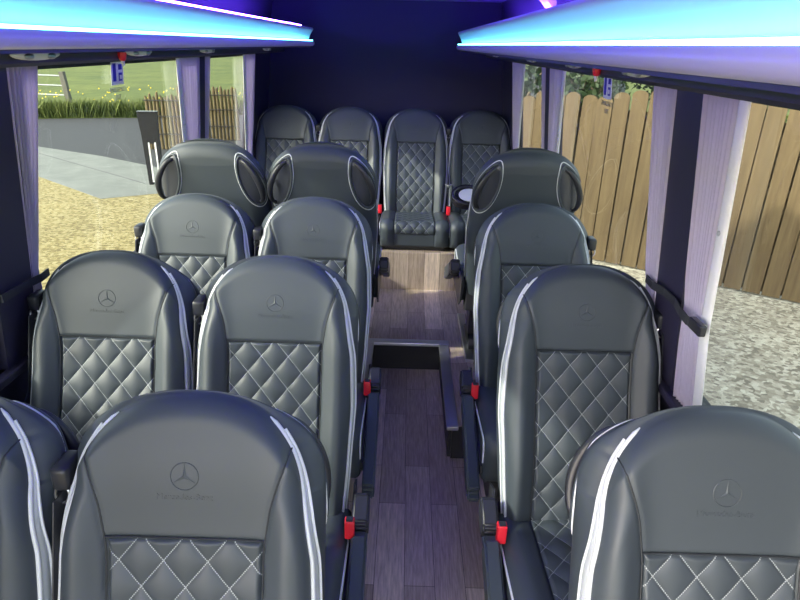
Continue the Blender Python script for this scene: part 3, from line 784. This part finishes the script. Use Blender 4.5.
# verge grass: blades along the road edge
def blades(n, pts, h0, h1, spread, seed):
    r = np.random.default_rng(seed); V = []; F = []
    seg = [(np.array(pts[i]), np.array(pts[i + 1])) for i in range(len(pts) - 1)]
    ls = np.array([np.linalg.norm(b - a) for a, b in seg]); pr = ls / ls.sum()
    for i in range(n):
        a, b = seg[r.choice(len(seg), p=pr)]; p = a + (b - a) * r.random(); d = (b - a) / np.linalg.norm(b - a); nn = np.array([-d[1], d[0]])
        off = abs(r.normal()) * spread; p = p + nn * off
        h = r.uniform(h0, h1) * math.exp(-off / 2.2); an = r.random() * PI * 2; w = .010 + .012 * r.random()
        c = np.array([math.cos(an), math.sin(an)]) * w; le = r.normal(size=2) * h * .3
        k = len(V)
        V += [(p[0] - c[0], p[1] - c[1], ZG), (p[0] + c[0], p[1] + c[1], ZG), (p[0] + c[0] * .6 + le[0] * .5, p[1] + c[1] * .6 + le[1] * .5, ZG + h * .6), (p[0] + le[0], p[1] + le[1], ZG + h), (p[0] - c[0] * .6 + le[0] * .5, p[1] - c[1] * .6 + le[1] * .5, ZG + h * .6)]
        F.append((k, k + 1, k + 2, k + 3, k + 4))
    return V, F
M_bl = mat('verge grass blades', (.22, .36, .06), .7)
L(M_bl, ramp(M_bl, noise(M_bl, coords(M_bl), 1.7, 3), [(.3, (0.0548, 0.083, 0.0116)), (.55, (0.109, 0.14, 0.0231)), (.75, (0.173, 0.191, 0.0416))]), BS(M_bl).inputs['Base Color'])
V, F = blades(42000, [(-1, 23.2), (-8.07, 19.2), (-12.5, 17.6), (-19, 22), (-26, 29)][::-1], .22, .68, 1.0, 3)
tag(obj('verge_grass', mesh('verge_grass', V, F, M_bl, False)), 'tall rough green grass along the far edge of the road', 'grass', kind='stuff')
r = np.random.default_rng(11); V = []; F = []
for i in range(110):
    q = r.random(); x = -12.5 + 9 * r.random(); y = np.interp(x, [-12.5, -8.07, -1], [17.7, 19.3, 23.3]) + abs(r.normal()) * .9; z = ZG + r.uniform(.45, .85); s = .025
    k = len(V); V += [(x - s, y, z), (x, y - s, z + .01), (x + s, y, z), (x, y + s, z + .03), (x, y, z - .02)]; F += [(k, k + 1, k + 2, k + 3), (k, k + 1, k + 4), (k + 1, k + 2, k + 4), (k + 2, k + 3, k + 4), (k + 3, k, k + 4)]
tag(obj('yellow_flowers', mesh('yellow_flowers', V, F, mat('yellow petals', (.8, .62, .04), .6), False)), 'scattered small yellow flowers in the roadside grass', 'flowers', kind='stuff')

# fences and posts outside on the left
def wood(name, c1, c2, sc=(30, 30, 2)):
    m = mat(name, c1, .75); n = noise(m, coords(m, scale=sc), 1.2, 5, .6)
    L(m, ramp(m, n, [(.3, c1), (.7, c2)]), BS(m).inputs['Base Color']); bump(m, n, .3, .004); return m
M_gp = wood('weathered grey post', (0.077, 0.0735, 0.0616), (0.146, 0.135, 0.108))
t = empty('field_gate', (-12.06, 22.56, ZG), math.radians(-2), 'weathered wooden post with pale gate rails in the green field', 'gate')
MB().box((-.09, -.08, 0), (.09, .08, 1.1), .02, Matrix.Rotation(math.radians(-5), 4, 'Y')).ob('gate_post', M_gp, t)
for z in (.30, .62, .95): MB().tube([(-.15, 0, z), (-4.6, -.1, z + .04)], .03, 8).ob('gate_rail', mat('galvanised rail', (.34, .36, .35), .5, .2), t, True)
M_reed = wood('yellow brown stakes', (0.0876, 0.058, 0.0192), (0.152, 0.116, 0.05))
M_wire = mat('dark wire', (.04, .035, .03), .6)
def brush(x0, x1, y, n, hgt, label, seed):
    r = random.Random(seed); t = empty('brushwood_fence', ((x0 + x1) / 2, y, ZG), math.radians(8), label, 'fence', 'brushwood fence panels')
    W = x1 - x0
    for i in range(n):
        x = -W / 2 + W * (i + .5) / n; h = hgt * r.uniform(.94, 1.05); rad = W / n * .46
        P = [(x, 0, 0), (x + r.uniform(-.01, .01), 0, h * .5), (x + r.uniform(-.02, .02), 0, h - .06), (x + r.uniform(-.02, .02), 0, h)]
        MB().tube(P, [rad, rad, rad * .95, rad * .5], 8).ob('stake', M_reed, t, True)
    for z in (.28, .60, .88): MB().tube([(-W / 2, -W / n * .5, z * hgt), (W / 2, -W / n * .5, z * hgt)], .014, 6).ob('binding_wire', M_wire, t, True)
brush(-5.55, -4.6, 13.6, 12, 1.18, 'yellow brown stake fence panel behind the black post outside', 1)
brush(-5.35, -3.95, 15.1, 16, 1.20, 'yellow brown stake fence panel seen through the left rear window', 2)
t = empty('black_post', (-4.04, 10.05, ZG), math.radians(10), 'black slotted metal post standing on the concrete path outside', 'post')
V = []
MB().prism([(-.16, 1.17), (.15, 1.17), (.13, .78), (.12, .0), (.06, .0), (.06, .66), (.045, .68), (-.02, .68), (-.035, .66), (-.05, .0), (-.11, .0), (-.13, .78)], 1, -.05, .05).ob('post_body', mat('matt black post', (.006, .006, .008), .8), t)
MB().box((-.165, -.06, 1.17), (.155, .06, 1.19), .005).ob('post_cap', M_gloss, t)
for x in (-.035, .065): MB().box((x - .012, -.052, .05), (x + .012, -.044, .70)).ob('reflective_stripe', M_white, t)

# timber fence on the right: overlapping boards with rounded tops
M_board = wood('golden brown fence board', (0.0838, 0.0532, 0.0223), (0.136, 0.095, 0.0446), (24, 24, 1.6))
A0 = np.array([1.2, 7.55]); B0 = np.array([6.6, 3.85]); dv = (B0 - A0); LN = np.linalg.norm(dv); an = math.atan2(dv[1], dv[0])
fence = empty('timber_fence', (A0[0], A0[1], ZG), an, 'tall golden brown timber fence of rounded-top boards outside on the right', 'fence')
nb = int(LN / .178); rr = random.Random(5)
for i in range(nb):
    x = i * .178; w = .163; h = 1.80 + .045 * x + rr.uniform(-.04, .05); yo = rr.uniform(-.006, .006); k = rr.uniform(-.012, .012)
    top = [(x + w / 2 + w / 2 * math.cos(a) , h - .055 + .055 * math.sin(a)) for a in np.linspace(0, PI, 11)]
    mb = MB().prism([(x, 0.02), (x + w, 0.02)] + [(p[0] + k, p[1]) for p in top], 1, yo - .011, yo + .011)
    mb.ob('fence_board', M_board, fence)
M_rail = wood('dark fence rail', (0.0616, 0.0423, 0.0231), (0.1, 0.0735, 0.0385))
for i in range(nb - 1):
    x = i * .178 + .12; MB().box((x, .067, .03), (x + .10, .085, 1.70)).ob('backing_board', M_rail, fence)
for z in (.35, 1.0, 1.5): MB().box((-.1, .02, z), (LN, .065, z + .09)).ob('fence_rail', M_rail, fence)
for k in range(4): MB().box((k * 2.0 + .3, .086, 0), (k * 2.0 + .4, .186, 1.75)).ob('fence_post', M_rail, fence)
# second, farther fence panel seen through the right rear window
f2 = empty('timber_fence', (-.9, 9.0, ZG), math.radians(-16), 'farther brown timber fence seen through the right rear window', 'fence')
# trees behind the fence
M_leaf = [mat('leaf green', (0.0269, 0.0539, 0.0135), .6), mat('leaf yellow green', (0.0847, 0.108, 0.0231), .6), mat('leaf dark green', (0.00966, 0.0212, 0.00966), .6)]
for m in M_leaf: m.use_backface_culling = False
M_bark = wood('brown bark', (.12, .09, .06), (.22, .17, .12))
for i in range(11):
    x = i * .19; w = .165; h = 1.78 + rr.uniform(-.04, .05)
    top = [(x + w / 2 + w / 2 * math.cos(a), h - .05 + .05 * math.sin(a)) for a in np.linspace(0, PI, 9)]
    MB().prism([(x, .02), (x + w, .02)] + top, 1, -.011, .011).ob('fence_board', M_board, f2)
for z in (.4, 1.4): MB().box((-.05, .02, z), (2.1, .065, z + .09)).ob('fence_rail', M_rail, f2)
def tree(x, y, h, rad, lm, n, label, seed, tr=.06, lo=.25):
    r = np.random.default_rng(seed); t = empty('garden_tree', (x, y, ZG), 0, label, 'tree', 'trees beyond the fence')
    V = []; F = []
    nc = 9; cs = [(r.normal() * rad * .45, r.normal() * rad * .45, h * r.uniform(lo, 1), rad * r.uniform(.35, .6)) for _ in range(nc)]
    for i in range(n):
        c = cs[r.integers(nc)]; d = r.normal(size=3); d /= np.linalg.norm(d); q = c[3] * r.random() ** .4
        p = np.array(c[:3]) + d * q; s = r.uniform(.035, .075); a = r.normal(size=3); a /= np.linalg.norm(a); b = np.cross(a, d); b /= np.linalg.norm(b) + 1e-6
        k = len(V); V += [p - a * s, p + b * s * .55, p + a * s, p - b * s * .55]; F.append((k, k + 1, k + 2, k + 3))
    obj('foliage', mesh('foliage', V, F, lm, False), t)
    mb = MB(); mb.tube([(0, 0, 0), (.05, .02, h * .4), (-.03, 0, h * .8)], [tr, tr * .8, tr * .4], 10)
    for c in cs[:6]: mb.tube([(.03, 0, h * .35), (c[0] * .5, c[1] * .5, c[2] * .75), c[:3]], [tr * .5, tr * .35, tr * .15], 6)
    mb.ob('trunk', M_bark, t, True)
tree(3.1, 10.2, 3.0, 1.1, M_leaf[0], 5000, 'mid green tree beyond the right fence, below the sticker', 1)
tree(4.9, 9.6, 3.2, 1.2, M_leaf[2], 5500, 'dark green tree beyond the right fence, beside the far curtain', 2)
tree(2.1, 11.5, 3.2, .9, M_leaf[1], 3500, 'yellow green tree with pale stem beyond the right fence', 3)
tree(1.0, 13.0, 3.4, 1.2, M_leaf[2], 5500, 'dark tree seen high in the right rear window', 4)
tree(6.8, 9.0, 3.4, 1.3, M_leaf[0], 5000, 'broad green tree behind the near right curtain', 5)
tree(3.8, 13.5, 3.6, 1.6, M_leaf[2], 6500, 'distant dark tree behind the mid green tree', 6)
tree(.4, 17.0, 3.8, 1.5, M_leaf[2], 5000, 'farthest dark tree behind the timber fences', 7)
M_shed = mat('dark slate cladding', (.07, .08, .10), .7)
t = empty('garden_shed', (3.2, 19.5, ZG), math.radians(-25), 'dark grey garden shed half hidden beyond the right fence', 'shed')
MB().box((-2.2, 0, 0), (3.2, 2, 1.9)).ob('shed_wall', M_shed, t)
MB().prism([(-.15, 1.9), (2.15, 1.9), (1, 2.5)], 0, -2.3, 3.3).ob('shed_roof', mat('grey felt roof', (.13, .14, .16), .8), t)

# ------------------------------------------------------------------ light, sky, camera
w = bpy.data.worlds.new('World'); SC.world = w; w.use_nodes = True
nt = w.node_tree; bg = nt.nodes['Background']
sk = nt.nodes.new('ShaderNodeTexSky'); sk.sky_type = 'NISHITA'; sk.sun_disc = False
sk.sun_elevation = math.radians(30); sk.sun_rotation = math.radians(-130); sk.air_density = 1.2; sk.dust_density = 2.5; sk.ozone_density = 1
hs = nt.nodes.new('ShaderNodeHueSaturation'); hs.inputs['Saturation'].default_value = .55
nt.links.new(sk.outputs[0], hs.inputs['Color']); nt.links.new(hs.outputs[0], bg.inputs[0]); bg.inputs[1].default_value = .45
sl = bpy.data.lights.new('Sun', 'SUN'); sl.energy = 4.5; sl.angle = math.radians(1.5); sl.color = (1, .93, .80)
so = bpy.data.objects.new('Sun', sl); COL.objects.link(so)
so.rotation_euler = Vector((-.78, -.26, .45)).to_track_quat('Z', 'Y').to_euler()

p, r, yaw = math.radians(23.04), .028, -.0044
Fv = Vector((math.sin(yaw) * math.cos(p), math.cos(yaw) * math.cos(p), -math.sin(p)))
R0 = Vector((math.cos(yaw), -math.sin(yaw), 0)); U0 = R0.cross(Fv)
R1 = R0 * math.cos(r) + U0 * math.sin(r); U1 = U0 * math.cos(r) - R0 * math.sin(r)
cd = bpy.data.cameras.new('Camera'); cd.sensor_width = 36; cd.lens = 36 * 600 / 800; cd.clip_start = .02; cd.clip_end = 500
co = bpy.data.objects.new('Camera', cd); COL.objects.link(co)
M = Matrix((R1, U1, -Fv)).transposed().to_4x4(); M.translation = Vector((.17, 0, 1.66)); co.matrix_world = M
SC.camera = co
SC.view_settings.view_transform = 'Standard'; SC.view_settings.look = 'None'; SC.view_settings.gamma = 1
SC.view_settings.exposure = 0.62; SC.view_settings.use_curve_mapping = False
SC.cycles.use_denoising = True
SC.cycles.max_bounces = 8; SC.cycles.transparent_max_bounces = 12
